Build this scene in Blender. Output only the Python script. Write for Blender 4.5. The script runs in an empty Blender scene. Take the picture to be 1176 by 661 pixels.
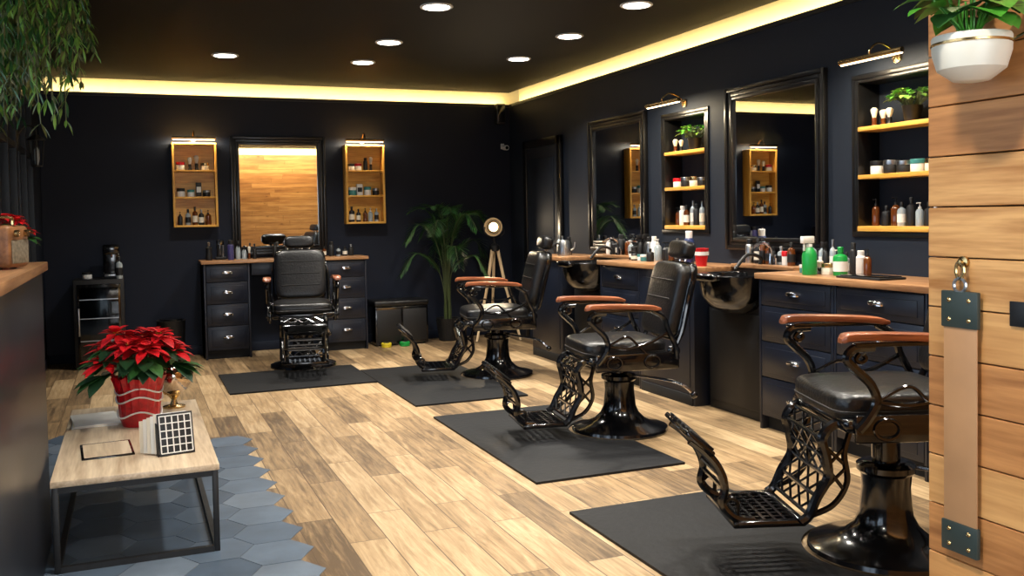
import bpy, bmesh, math, random
from mathutils import Vector, Matrix, noise
random.seed(7)
rnd=random.random
def ru(a,b): return a+(b-a)*random.random()
SC=bpy.context.scene
COL=SC.collection

# ------------------------------------------------------------------ materials
def new_mat(name):
    m=bpy.data.materials.new(name); m.use_nodes=True
    nt=m.node_tree; b=nt.nodes['Principled BSDF']
    return m,nt,b
def srgb(c):
    return tuple((x/12.92 if x<=.04045 else ((x+.055)/1.055)**2.4) for x in [v/255 for v in c])+(1,)
def mat(name,c,rough=.5,metal=0.,var=.12,scale=12,bump=0.,emit=None,es=0,coat=0,spec=.5,trans=0):
    m,nt,b=new_mat(name)
    N=nt.nodes; L=nt.links
    col=srgb(c)
    tc=N.new('ShaderNodeTexCoord'); nz=N.new('ShaderNodeTexNoise'); nz.inputs['Scale'].default_value=scale; nz.inputs['Detail'].default_value=4
    L.new(tc.outputs['Object'],nz.inputs['Vector'])
    r=N.new('ShaderNodeValToRGB'); r.color_ramp.elements[0].position=.3; r.color_ramp.elements[1].position=.7
    r.color_ramp.elements[0].color=tuple(x*(1-var) for x in col[:3])+(1,)
    r.color_ramp.elements[1].color=tuple(min(1,x*(1+var)) for x in col[:3])+(1,)
    L.new(nz.outputs['Fac'],r.inputs['Fac']); L.new(r.outputs['Color'],b.inputs['Base Color'])
    b.inputs['Roughness'].default_value=rough; b.inputs['Metallic'].default_value=metal
    b.inputs['Coat Weight'].default_value=coat; b.inputs['Coat Roughness'].default_value=.08
    b.inputs['Specular IOR Level'].default_value=spec
    b.inputs['Transmission Weight'].default_value=trans
    if bump>0:
        bp=N.new('ShaderNodeBump'); bp.inputs['Strength'].default_value=bump; bp.inputs['Distance'].default_value=.01
        L.new(nz.outputs['Fac'],bp.inputs['Height']); L.new(bp.outputs['Normal'],b.inputs['Normal'])
    if emit:
        b.inputs['Emission Color'].default_value=srgb(emit); b.inputs['Emission Strength'].default_value=es
    return m
def wood(name,c1,c2,axis='X',rough=.45,scale=1.,ring=9.,coat=0.,knots=False):
    """grain runs along given object axis"""
    m,nt,b=new_mat(name); N=nt.nodes; L=nt.links
    tc=N.new('ShaderNodeTexCoord'); mp=N.new('ShaderNodeMapping')
    s=[ring*scale]*3; s['XYZ'.index(axis)]=ring*.07*scale
    mp.inputs['Scale'].default_value=s
    L.new(tc.outputs['Object'],mp.inputs['Vector'])
    n1=N.new('ShaderNodeTexNoise'); n1.inputs['Scale'].default_value=3; n1.inputs['Detail'].default_value=8; n1.inputs['Distortion'].default_value=.6
    L.new(mp.outputs['Vector'],n1.inputs['Vector'])
    n2=N.new('ShaderNodeTexNoise'); n2.inputs['Scale'].default_value=14; n2.inputs['Detail'].default_value=6
    L.new(mp.outputs['Vector'],n2.inputs['Vector'])
    mx=N.new('ShaderNodeMath'); mx.operation='MULTIPLY_ADD'; mx.inputs[1].default_value=.35; L.new(n2.outputs['Fac'],mx.inputs[0])
    ms=N.new('ShaderNodeMath'); ms.operation='MULTIPLY'; ms.inputs[1].default_value=.75; L.new(n1.outputs['Fac'],ms.inputs[0]); L.new(ms.outputs[0],mx.inputs[2])
    r=N.new('ShaderNodeValToRGB'); r.color_ramp.elements[0].position=.38; r.color_ramp.elements[1].position=.68
    r.color_ramp.elements[0].color=srgb(c1); r.color_ramp.elements[1].color=srgb(c2)
    L.new(mx.outputs[0],r.inputs['Fac'])
    out=r.outputs['Color']
    if knots:
        vo=N.new('ShaderNodeTexVoronoi'); vo.inputs['Scale'].default_value=1.
        mk=N.new('ShaderNodeMapping'); k=[7.,7.,7.]; k['XYZ'.index(axis)]=3.2; mk.inputs['Scale'].default_value=k
        L.new(tc.outputs['Object'],mk.inputs['Vector']); L.new(mk.outputs['Vector'],vo.inputs['Vector'])
        kr=N.new('ShaderNodeValToRGB'); kr.color_ramp.elements[0].position=.03; kr.color_ramp.elements[0].color=(1,1,1,1); kr.color_ramp.elements[1].position=.11; kr.color_ramp.elements[1].color=(0,0,0,1)
        L.new(vo.outputs['Distance'],kr.inputs['Fac'])
        kx=N.new('ShaderNodeMix'); kx.data_type='RGBA'; L.new(kr.outputs['Color'],kx.inputs[0]); L.new(out,kx.inputs[6]); kx.inputs[7].default_value=srgb((104,58,28)); out=kx.outputs[2]
    L.new(out,b.inputs['Base Color'])
    b.inputs['Roughness'].default_value=rough; b.inputs['Coat Weight'].default_value=coat
    bp=N.new('ShaderNodeBump'); bp.inputs['Strength'].default_value=.15; bp.inputs['Distance'].default_value=.004
    L.new(mx.outputs[0],bp.inputs['Height']); L.new(bp.outputs['Normal'],b.inputs['Normal'])
    return m

def floor_mat():
    m,nt,b=new_mat('wood_look_plank_floor'); N=nt.nodes; L=nt.links
    tc=N.new('ShaderNodeTexCoord'); mp=N.new('ShaderNodeMapping'); mp.inputs['Rotation'].default_value=(0,0,math.radians(90))
    L.new(tc.outputs['Object'],mp.inputs['Vector'])
    br=N.new('ShaderNodeTexBrick'); br.inputs['Scale'].default_value=1; br.inputs['Brick Width'].default_value=.92; br.inputs['Row Height'].default_value=.155
    br.inputs['Mortar Size'].default_value=.0025; br.inputs['Mortar Smooth'].default_value=.3; br.inputs['Bias'].default_value=-.1
    br.offset=.37; br.inputs['Color1'].default_value=(0,0,0,1); br.inputs['Color2'].default_value=(1,1,1,1); br.inputs['Mortar'].default_value=(.5,.5,.5,1)
    L.new(mp.outputs['Vector'],br.inputs['Vector'])
    mg=N.new('ShaderNodeMapping'); mg.inputs['Scale'].default_value=(20,1.5,1)
    L.new(tc.outputs['Object'],mg.inputs['Vector'])
    off=N.new('ShaderNodeVectorMath'); off.operation='MULTIPLY_ADD'; off.inputs[1].default_value=(7,13,0)
    L.new(br.outputs['Color'],off.inputs[0]); L.new(mg.outputs['Vector'],off.inputs[2])
    n1=N.new('ShaderNodeTexNoise'); n1.inputs['Scale'].default_value=1.8; n1.inputs['Detail'].default_value=10; n1.inputs['Roughness'].default_value=.7; n1.inputs['Distortion'].default_value=.6
    L.new(off.outputs[0],n1.inputs['Vector'])
    n3=N.new('ShaderNodeTexNoise'); n3.inputs['Scale'].default_value=2.2; n3.inputs['Detail'].default_value=5
    L.new(tc.outputs['Object'],n3.inputs['Vector'])
    r=N.new('ShaderNodeValToRGB'); e=r.color_ramp.elements
    e[0].position=.26; e[0].color=srgb((92,74,54)); e[1].position=.78; e[1].color=srgb((198,172,134))
    k=e.new(.52); k.color=srgb((156,129,94))
    a=N.new('ShaderNodeMath'); a.operation='MULTIPLY_ADD'; a.inputs[1].default_value=.40; a.inputs[2].default_value=-.20
    L.new(br.outputs['Color'],a.inputs[0])
    a2=N.new('ShaderNodeMath'); a2.operation='ADD'; L.new(a.outputs[0],a2.inputs[0]); L.new(n1.outputs['Fac'],a2.inputs[1])
    a3=N.new('ShaderNodeMath'); a3.operation='MULTIPLY_ADD'; a3.inputs[1].default_value=.25; L.new(n3.outputs['Fac'],a3.inputs[0])
    s=N.new('ShaderNodeMath'); s.operation='SUBTRACT'; s.inputs[1].default_value=.12; L.new(a2.outputs[0],s.inputs[0]); L.new(s.outputs[0],a3.inputs[2])
    L.new(a3.outputs[0],r.inputs['Fac'])
    mm=N.new('ShaderNodeMix'); mm.data_type='RGBA'; L.new(br.outputs['Fac'],mm.inputs[0]); L.new(r.outputs['Color'],mm.inputs[6]); mm.inputs[7].default_value=srgb((80,62,46))
    L.new(mm.outputs[2],b.inputs['Base Color'])
    b.inputs['Roughness'].default_value=.4
    bp=N.new('ShaderNodeBump'); bp.inputs['Strength'].default_value=.25; bp.inputs['Distance'].default_value=.003
    L.new(n1.outputs['Fac'],bp.inputs['Height']); L.new(bp.outputs['Normal'],b.inputs['Normal'])
    return m
def glass_mat(name,tint=(.9,.95,1,1),refl=.12):
    m=bpy.data.materials.new(name); m.use_nodes=True; nt=m.node_tree; N=nt.nodes; L=nt.links
    N.clear(); o=N.new('ShaderNodeOutputMaterial'); t=N.new('ShaderNodeBsdfTransparent'); t.inputs[0].default_value=tint
    g=N.new('ShaderNodeBsdfGlossy'); g.inputs['Roughness'].default_value=.03; fr=N.new('ShaderNodeFresnel'); fr.inputs['IOR'].default_value=1.5
    ad=N.new('ShaderNodeMath'); ad.operation='ADD'; ad.inputs[1].default_value=refl*.5; L.new(fr.outputs[0],ad.inputs[0])
    mx=N.new('ShaderNodeMixShader'); L.new(ad.outputs[0],mx.inputs[0]); L.new(t.outputs[0],mx.inputs[1]); L.new(g.outputs[0],mx.inputs[2]); L.new(mx.outputs[0],o.inputs[0])
    return m

NAVY=mat('navy_wall_paint',(12,21,38),.6,var=.06,scale=3,bump=.03,spec=.3)
CHAR=mat('charcoal_wall_paint',(24,31,43),.65,var=.06,scale=3,bump=.03,spec=.3)
CEIL=mat('black_ceiling_paint',(7,7,9),.65,var=.05,scale=2,spec=.2)
CREAM=mat('cove_cream_paint',(240,228,190),.8,var=.03)
BLKG=mat('gloss_black_enamel',(7,7,9),.16,var=.1,coat=.6)
BLKM=mat('matte_black',(14,14,16),.5,var=.15)
FRAME=mat('black_frame_lacquer',(9,9,11),.34,var=.1,coat=.15)
CABP=mat('cabinet_navy_paint',(16,22,35),.36,var=.08,scale=5)
CABD=mat('cabinet_shadow_gap',(5,6,8),.7)
LEATH=mat('black_leather',(13,13,15),.33,var=.25,scale=60,bump=.25)
ARMW=wood('armrest_walnut_wood',(86,42,26),(160,94,60),'X',.3,1,14,coat=.3)
RUB=mat('rubber_mat',(13,14,17),.55,var=.12,scale=30,bump=.15,spec=.3)
CHRM=mat('chrome',(200,200,205),.16,1.,var=.03)
BRASS=mat('brass',(190,160,110),.25,1.,var=.05)
SHELFW=wood('honey_pine_wood',(190,132,44),(230,178,84),'X',.4,1,10)
SHELFWZ=wood('honey_pine_wood_vertical',(190,132,44),(230,178,84),'Z',.4,1,10)
COUNT=wood('oak_countertop',(122,84,54),(180,134,92),'Y',.35,1,9,coat=.2)
COUNTX=wood('oak_countertop_x',(122,84,54),(180,134,92),'X',.35,1,9,coat=.2)
TBLW=wood('pale_oak_table',(176,152,124),(220,200,172),'Y',.35,1,8)
MIRR=mat('mirror_glass',(235,238,240),.015,1.,var=.0)
WHITE=mat('white_plastic',(225,224,220),.4,var=.03)
CREAMP=mat('cream_ceramic',(222,214,196),.4,var=.06,bump=.05)
RED=mat('red_plastic',(190,20,28),.35,var=.08)
GREEN=mat('green_plastic',(20,140,60),.3,var=.08)
YELL=mat('yellow_plastic',(200,180,40),.4)
TEAL=mat('teal_label',(60,130,130),.4)
AMBER=mat('amber_glass',(90,45,15),.12,var=.1,coat=.4)
SILV=mat('brushed_silver',(170,172,175),.3,1.)
CLEAR=mat('clear_glass',(150,160,165),.06,var=.02,spec=.8,coat=.5)
BRONZE=mat('mirrored_ball_metal',(190,172,150),.08,1.,var=.35,scale=14,bump=.5)
LEAF=mat('leaf_green',(42,84,34),.45,var=.35,scale=20)
LEAFD=mat('leaf_dark_green',(24,56,28),.45,var=.35,scale=20)
LEAFL=mat('leaf_light_green',(110,150,60),.5,var=.3,scale=20)
LEAFB=mat('leaf_bright_green',(74,148,44),.4,var=.25,scale=20)
LEAFO=mat('leaf_olive',(84,88,44),.55,var=.35,scale=20)
STEM=mat('plant_stem',(62,74,38),.6)
REDL=mat('poinsettia_red_bract',(196,12,22),.5,var=.3,scale=25)
REDF=mat('red_foil_wrap',(178,14,26),.28,var=.3,scale=40,bump=.4)
SOIL=mat('soil',(38,28,20),.9)
TANL=mat('tan_strop_leather',(176,130,88),.55,var=.12,scale=8,bump=.08)
DKL=mat('dark_green_leather',(44,54,50),.5,var=.1)
PAPER=mat('paper_white',(226,224,218),.6,var=.03)
INK=mat('print_black',(16,16,18),.5)
GLASS=glass_mat('window_glass')
DISP=glass_mat('fridge_door_glass',(.35,.38,.4,1),.1)
PLANKW=[wood('wall_pine_plank_%d'%i,c1,c2,'Y',.5,1,5+i*2,knots=True) for i,(c1,c2) in enumerate((((154,98,50),(208,150,88)),((168,112,58),(214,160,98)),((144,90,46),(198,136,78)),((162,106,52),(218,164,102))))]
PLANKX=[wood('wall_pine_plank_x_%d'%i,c1,c2,'X',.5,1,7+i,knots=True) for i,(c1,c2) in enumerate((((150,98,48),(206,150,84)),((170,114,58),(216,162,94)),((140,90,44),(190,134,72))))]
HEX=[mat('hex_tile_slate_%d'%i,c,.42,var=.2,scale=6,bump=.06) for i,c in enumerate(((76,90,106),(86,100,116),(66,80,96),(94,106,120)))]
GROUT=mat('tile_grout',(100,102,104),.8)
def emat(name,c,s):
    m=bpy.data.materials.new(name); m.use_nodes=True; N=m.node_tree.nodes; N.clear()
    o=N.new('ShaderNodeOutputMaterial'); e=N.new('ShaderNodeEmission'); e.inputs[0].default_value=srgb(c); e.inputs[1].default_value=s
    m.node_tree.links.new(e.outputs[0],o.inputs[0]); return m
LEDW=emat('downlight_led',(255,246,232),14)
LAMPW=emat('lamp_warm_bulb',(255,205,140),14)
LAMPS=emat('picture_lamp_tube_glow',(255,228,180),6)

# ------------------------------------------------------------------ builder
def T(x,y,z): return Matrix.Translation((x,y,z))
def Rz(a): return Matrix.Rotation(math.radians(a),4,'Z')
def Rx(a): return Matrix.Rotation(math.radians(a),4,'X')
def Ry(a): return Matrix.Rotation(math.radians(a),4,'Y')
def cr(pts,n=6):
    P=[Vector(p) for p in pts]; P=[P[0]*2-P[1]]+P+[P[-1]*2-P[-2]]; out=[]
    for i in range(1,len(P)-2):
        a,b,c,d=P[i-1:i+3]
        for k in range(n):
            t=k/n
            out.append(.5*((2*b)+(c-a)*t+(2*a-5*b+4*c-d)*t*t+(-a+3*b-3*c+d)*t**3))
    out.append(P[-2]); return out
class B:
    def __init__(s): s.V=[];s.F=[];s.I=[];s.mats=[];s.M=Matrix()
    def add(s,vs,fs,m,M=None):
        if m not in s.mats: s.mats.append(m)
        k=s.mats.index(m); o=len(s.V); X=s.M@M if M is not None else s.M
        s.V+=[X@Vector(v) for v in vs]; s.F+=[tuple(o+i for i in f) for f in fs]; s.I+=[k]*len(fs)
    def box(s,x0,x1,y0,y1,z0,z1,m,bev=0,M=None,seg=2):
        if x0>x1:x0,x1=x1,x0
        if y0>y1:y0,y1=y1,y0
        if z0>z1:z0,z1=z1,z0
        if bev<=0:
            v=[(x,y,z) for z in(z0,z1) for x,y in((x0,y0),(x1,y0),(x1,y1),(x0,y1))]
            s.add(v,[(3,2,1,0),(4,5,6,7),(0,1,5,4),(1,2,6,5),(2,3,7,6),(3,0,4,7)],m,M); return
        bm=bmesh.new(); bmesh.ops.create_cube(bm,size=1)
        for v in bm.verts: v.co=Vector(((x0+x1)/2+v.co.x*(x1-x0),(y0+y1)/2+v.co.y*(y1-y0),(z0+z1)/2+v.co.z*(z1-z0)))
        bmesh.ops.bevel(bm,geom=list(bm.edges),offset=min(bev,.49*min(x1-x0,y1-y0,z1-z0)),segments=seg,profile=.5,affect='EDGES')
        bm.verts.index_update()
        s.add([v.co.copy() for v in bm.verts],[[v.index for v in f.verts] for f in bm.faces],m,M); bm.free()
    def lathe(s,pr,m,M=None,seg=24,sx=1,sy=1):
        v=[];f=[]
        for r,z in pr:
            for i in range(seg):
                a=2*math.pi*i/seg; v.append((r*math.cos(a)*sx,r*math.sin(a)*sy,z))
        n=len(pr)
        for j in range(n-1):
            for i in range(seg):
                k=(i+1)%seg; f.append((j*seg+i,j*seg+k,(j+1)*seg+k,(j+1)*seg+i))
        f.append(tuple(range(seg-1,-1,-1))); f.append(tuple((n-1)*seg+i for i in range(seg)))
        s.add(v,f,m,M)
    def cyl(s,x,y,z0,z1,r,m,seg=20,M=None,bev=.0):
        if bev: pr=[(r-bev,z0),(r,z0+bev),(r,z1-bev),(r-bev,z1)]
        else: pr=[(r,z0),(r,z1)]
        s.lathe(pr,m,(M or Matrix())@T(x,y,0),seg)
    def tube(s,pts,r,m,seg=8,closed=False,M=None,flat=1.):
        P=[Vector(p) for p in pts]; n=len(P)
        R=r if isinstance(r,(list,tuple)) else [r]*n
        v=[];f=[]
        t0=(P[1]-P[0]).normalized(); up=Vector((0,0,1)) if abs(t0.z)<.9 else Vector((1,0,0))
        nrm=(up-t0*up.dot(t0)).normalized()
        for i in range(n):
            if closed: t=(P[(i+1)%n]-P[i-1])
            else: t=P[min(i+1,n-1)]-P[max(i-1,0)]
            if t.length<1e-9: t=t0
            t=t.normalized(); nrm=(nrm-t*nrm.dot(t)).normalized(); bn=t.cross(nrm)
            for k in range(seg):
                a=2*math.pi*k/seg; v.append(P[i]+(nrm*math.cos(a)+bn*math.sin(a)*flat)*R[i])
        for i in range(n if closed else n-1):
            j=(i+1)%n
            for k in range(seg):
                l=(k+1)%seg; f.append((i*seg+k,i*seg+l,j*seg+l,j*seg+k))
        if not closed: f.append(tuple(range(seg-1,-1,-1))); f.append(tuple((n-1)*seg+k for k in range(seg)))
        s.add(v,f,m,M)
    def sup(s,c,h,m,e1=.35,e2=.35,M=None,n=28,k=14):
        def sp(a,e): return math.copysign(abs(a)**e,a)
        v=[];f=[]
        for j in range(k+1):
            ph=-math.pi/2+math.pi*j/k
            for i in range(n):
                th=2*math.pi*i/n
                v.append((c[0]+h[0]*sp(math.cos(ph),e1)*sp(math.cos(th),e2),c[1]+h[1]*sp(math.cos(ph),e1)*sp(math.sin(th),e2),c[2]+h[2]*sp(math.sin(ph),e1)))
        for j in range(k):
            for i in range(n):
                l=(i+1)%n; f.append((j*n+i,j*n+l,(j+1)*n+l,(j+1)*n+i))
        s.add(v,f,m,M)
    def prism(s,pts,z0,z1,m,M=None):
        n=len(pts); v=[(x,y,z0) for x,y in pts]+[(x,y,z1) for x,y in pts]
        f=[tuple(range(n-1,-1,-1)),tuple(range(n,2*n))]+[(i,(i+1)%n,n+(i+1)%n,n+i) for i in range(n)]
        s.add(v,f,m,M)
    def leaf(s,base,d,L,w,m,droop=.3,n=5,fold=.15,up=Vector((0,0,1)),shape=1.):
        d=Vector(d).normalized(); side=d.cross(up)
        if side.length<.05: side=d.cross(Vector((1,0,.1)))
        side.normalize(); nn=side.cross(d).normalized()
        v=[];f=[];p=Vector(base)
        dd=d.copy()
        for i in range(n+1):
            t=i/n; ww=w*.5*math.sin(math.pi*min(1,(t*.92+.06))**shape)
            if i==n: ww=w*.01
            v+=[p-side*ww+nn*ww*fold*2,p.copy(),p+side*ww+nn*ww*fold*2]
            dd=(dd+Vector((0,0,-droop/n))).normalized(); p=p+dd*L/n
        for i in range(n):
            a=i*3; f+=[(a,a+1,a+4,a+3),(a+1,a+2,a+5,a+4)]
        s.add(v,f,m)
    def done(s,name,loc=(0,0,0),rz=0,smooth=35,parent=None,sc=1.):
        me=bpy.data.meshes.new(name); me.from_pydata([tuple(v) for v in s.V],[],s.F)
        for m in s.mats: me.materials.append(m)
        me.polygons.foreach_set('material_index',s.I); me.update()
        if smooth:
            me.polygons.foreach_set('use_smooth',[True]*len(s.F)); me.set_sharp_from_angle(angle=math.radians(smooth))
        o=bpy.data.objects.new(name,me); COL.objects.link(o); o.location=loc
        o.rotation_euler=(0,0,math.radians(rz)); o.scale=(sc,sc,sc)
        if parent: o.parent=parent
        return o

def arealight(name,loc,dirv,sx,sy,power,col,shape='RECTANGLE',spread=180):
    l=bpy.data.lights.new(name,'AREA'); l.shape=shape; l.size=sx
    if shape in('RECTANGLE','ELLIPSE'): l.size_y=sy
    l.energy=power; l.color=col; l.spread=math.radians(spread)
    o=bpy.data.objects.new(name,l); COL.objects.link(o); o.location=loc
    o.rotation_euler=Vector(dirv).to_track_quat('-Z','Y').to_euler(); return o

# ------------------------------------------------------------------ camera
f,yaw,p,r,cy=1071.39,math.radians(22.213),math.radians(2.137),math.radians(1.0485),288.0
F=Vector((math.sin(yaw)*math.cos(p),math.cos(yaw)*math.cos(p),-math.sin(p)))
R0=Vector((math.cos(yaw),-math.sin(yaw),0)); U0=R0.cross(F)
R=R0*math.cos(r)-U0*math.sin(r); U=U0*math.cos(r)+R0*math.sin(r)
cam=bpy.data.cameras.new('camera'); co=bpy.data.objects.new('camera',cam); COL.objects.link(co)
cam.sensor_width=36; cam.lens=f/1176*36; cam.shift_y=-(330.5-cy)/1176; cam.clip_start=.02
mw=Matrix.Identity(4)
for i in range(3): mw[i][0]=R[i]; mw[i][1]=U[i]; mw[i][2]=-F[i]; mw[i][3]=(0,0,1.3)[i]
co.matrix_world=mw; SC.camera=co

# ------------------------------------------------------------------ room shell
XL,XR,YB,YF,H,LG=-.75,3.92,9.61,-1.3,2.66,2.53
WX,WY=1.3,1.243      # wood block corner
b=B(); b.box(XL-.2,XR+.25,YF-.2,YB+.3,-.12,0,floor_mat()); b.done('floor',smooth=0)
b=B(); b.box(XL-.2,XR-.0,YF-.2,YB-.0,H,H+.08,CEIL); b.box(XL-.2,XR+.25,YF-.2,YB+.3,2.88,2.95,CEIL); b.done('ceiling',smooth=0)
b=B(); b.box(XL-.2,XR+.2,YB,YB+.2,0,LG,NAVY); b.box(XL-.2,XR+.2,YB+.12,YB+.2,LG,2.88,CREAM); b.done('wall_back',smooth=0)
n2=(5.79,6.38); n3=(3.66,4.27); NZ0,NZ1=1.175,2.045
b=B()
x0,x1=XR,XR+.2
b.box(x0,x1,WY,YB,0,NZ0,CHAR); b.box(x0,x1,WY,YB,NZ1,LG,CHAR)
for a,c in((WY,n3[0]),(n3[1],n2[0]),(n2[1],YB)): b.box(x0,x1,a,c,NZ0,NZ1,CHAR)
for n in(n2,n3): b.box(x0+.15,x1,n[0],n[1],NZ0,NZ1,CHAR)
b.box(x0+.12,x1,WY,YB,LG,2.88,CREAM); b.done('wall_right',smooth=0)
b=B(); x0,x1=XL-.18,XL
wins=[(.3,2.0),(2.15,3.9),(4.1,6.1),(6.55,7.6),(7.75,8.8)]
b.box(x0,x1,YF,YB,0,.75,NAVY); b.box(x0,x1,YF,YB,2.35,2.88,NAVY)
yy=YF
for a,c in wins: b.box(x0,x1,yy,a,.75,2.35,NAVY); yy=c
b.box(x0,x1,yy,YB,.75,2.35,NAVY); b.done('wall_left',smooth=0)
for i,(a,c) in enumerate(wins):
    b=B(); t=.045
    for q in((a,a+t),(c-t,c),((a+c)/2-t/2,(a+c)/2+t/2)): b.box(XL-.12,XL+.01,q[0],q[1],.75,2.35,FRAME)
    for q in((.75,.75+t),(2.35-t,2.35),(1.85,1.85+t)): b.box(XL-.118,XL+.008,a,c,q[0],q[1],FRAME)
    b.box(XL-.08,XL-.074,a,c,.75,2.35,GLASS); b.done('window_%d'%(i+1),smooth=0)
b=B()
b.box(XL,WX,YF-.15,YF,0,.4,CHAR); b.box(XL,WX,YF-.15,YF,2.4,2.88,CHAR); b.box(XL,-.6,YF-.15,YF,.4,2.4,CHAR); b.box(1.15,WX,YF-.15,YF,.4,2.4,CHAR); b.done('wall_front',smooth=0)
b=B()
for q in((-.6,-.55),(.25,.3),(1.1,1.15)): b.box(q[0],q[1],YF-.1,YF-.03,.4,2.4,FRAME)
for q in((.4,.45),(2.35,2.4)): b.box(-.6,1.15,YF-.1,YF-.03,q[0],q[1],FRAME)
b.done('window_6',smooth=0)
# wood clad block
b=B(); random.seed(3)
b.box(WX+.02,XR,WY-.2,WY-.02,0,LG,BLKM); b.box(WX+.02,WX+.2,YF,WY-.02,0,H,BLKM)
z=0; i=0; bh=.0868
while z<LG-.01:
    z1=min(z+bh,LG)
    b.box(WX,WX+.02,YF,WY,z+.0012,z1-.0012,random.choice(PLANKW),.0015)
    xx=WX
    while xx<XR:
        x2=min(XR,xx+ru(.8,1.6)); b.box(xx+.001,x2-.001,WY-.02,WY,z+.001,z1-.001,random.choice(PLANKX),.0015); xx=x2
    z=z1
b.box(WX,WX+.02,YF,WY,LG,H,random.choice(PLANKW))
b.box(WX,XR,WY-.2,WY-.12,LG,2.88,CREAM)
b.done('wall_wood_clad',smooth=0)
b=B(); b.box(XL,XR,YB-.015,YB,0,.09,NAVY,.003); b.done('baseboard_back')
b=B(); b.box(XR-.015,XR,WY,YB-.015,0,.09,CHAR,.003); b.done('baseboard_right')
b=B(); b.box(XL,XL+.015,YF,YB-.015,0,.09,NAVY,.003); b.done('baseboard_left')
b=B(); b.box(XL,XR,YB-.012,YB+.03,LG-.03,LG,BLKM); b.done('trim_1',smooth=0)
b=B(); b.box(XR-.012,XR+.03,WY,YB-.02,LG-.03,LG,BLKM); b.done('trim_2',smooth=0)
# hex tiles
b=B(); random.seed(5)
pitch=.25; Rr=pitch/math.sqrt(3); cx0=.64-Rr-.002
b.box(XL,cx0+Rr*.48,YF,5.75,0,.0004,GROUT)
col=0; x=cx0
while x>XL-Rr:
    y=YF+(pitch/2 if col%2 else 0)
    while y<6.35:
        lim=5.95 if x>0.2 else (6.15 if x>-.2 else 6.35)
        if y+pitch/2<lim:
            pts=[]
            for k in range(6):
                a=math.pi/3*k; pts.append((max(XL,x+(Rr-.0022)*math.cos(a)),y+(Rr-.0022)*math.sin(a)))
            b.prism(pts,0.0002,.0025,random.choice(HEX))
        y+=pitch
    x-=Rr*1.5; col+=1
b.done('floor_hex_tiles',smooth=0)
b=B()
y0,y1,zt=8.22,9.14,2.08
b.box(-.03,0,y0,y0+.08,0,zt,FRAME,.006); b.box(-.03,0,y1-.08,y1,0,zt,FRAME,.006); b.box(-.03,0,y0,y1,zt-.08,zt,FRAME,.006)
b.box(-.012,0,y0+.08,y1-.08,0,zt-.08,CHAR)
for za,zb in((.15,.95),(1.05,1.88)):
    b.box(-.02,-.01,y0+.18,y1-.18,za,zb,CHAR,.006)
b.sup((-.07,y0+.13,1.0),(.025,.025,.025),CHRM,1,1); b.tube([(-.012,y0+.13,1.0),(-.07,y0+.13,1.0)],.01,CHRM)
b.done('door_1',(XR-.017,0,0))

# ------------------------------------------------------------------ lights
dl=[(.76,7.99),(1.91,8.02),(1.89,7.06),(1.87,5.79),(3.15,7.48),(3.13,6.43),(3.09,5.35),(1.87,4.45),(3.09,4.1),(1.87,3.1),(3.05,2.8),(.3,3.2),(.3,1.0)]
for i,(x,y) in enumerate(dl):
    b=B(); b.lathe([(.085,H+.001),(.105,H+.001),(.108,H-.006),(.1,H-.012),(.085,H-.008)],WHITE,seg=32)
    b.lathe([(.0,H-.007),(.085,H-.007),(.085,H-.0105),(0.,H-.011)],LEDW,seg=32)
    b.done('ceiling_downlight',(x,y,0))
    arealight('downlight_beam',(x,y,H-.02),(0,0,-1),.16,.16,23,(1,.94,.84),'DISK',120)
WARM=(1,.74,.34)
ly=(WY+YB)/2
arealight('cove_strip_right',(XR+.035,ly,LG+.012),(.9,0,.5),YB-WY,.02,24,WARM)
arealight('cove_strip_back',((XL+XR)/2,YB+.035,LG+.012),(0,.9,.5),XR-XL-.05,.02,12,WARM)
arealight('cove_strip_wood',((WX+XR)/2,WY-.035,LG+.012),(0,-.9,.5),XR-WX-.05,.02,10,WARM)
arealight('wood_wall_added_wash',((WX+XR)/2,WY+.5,H-.03),(0,-.7,-1),2.2,.1,42,(1,.8,.52))  # added warm fill boosting the cove light on the wood face, no fixture
arealight('daylight_left',(XL-.3,3.1,1.6),(1,.05,-.25),5.2,1.5,95,(.80,.90,1.0))
arealight('daylight_front',(.3,YF-.3,1.5),(0,1,-.05),1.7,1.9,80,(.88,.94,1.0))
w=bpy.data.worlds.new('world'); SC.world=w; w.use_nodes=True
nt=w.node_tree; bg=nt.nodes['Background']
sky=nt.nodes.new('ShaderNodeTexSky'); sky.sky_type='HOSEK_WILKIE' if 'HOSEK_WILKIE' in [e.identifier for e in sky.bl_rna.properties['sky_type'].enum_items] else sky.sky_type
nt.links.new(sky.outputs[0],bg.inputs[0]); bg.inputs[1].default_value=.9

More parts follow.
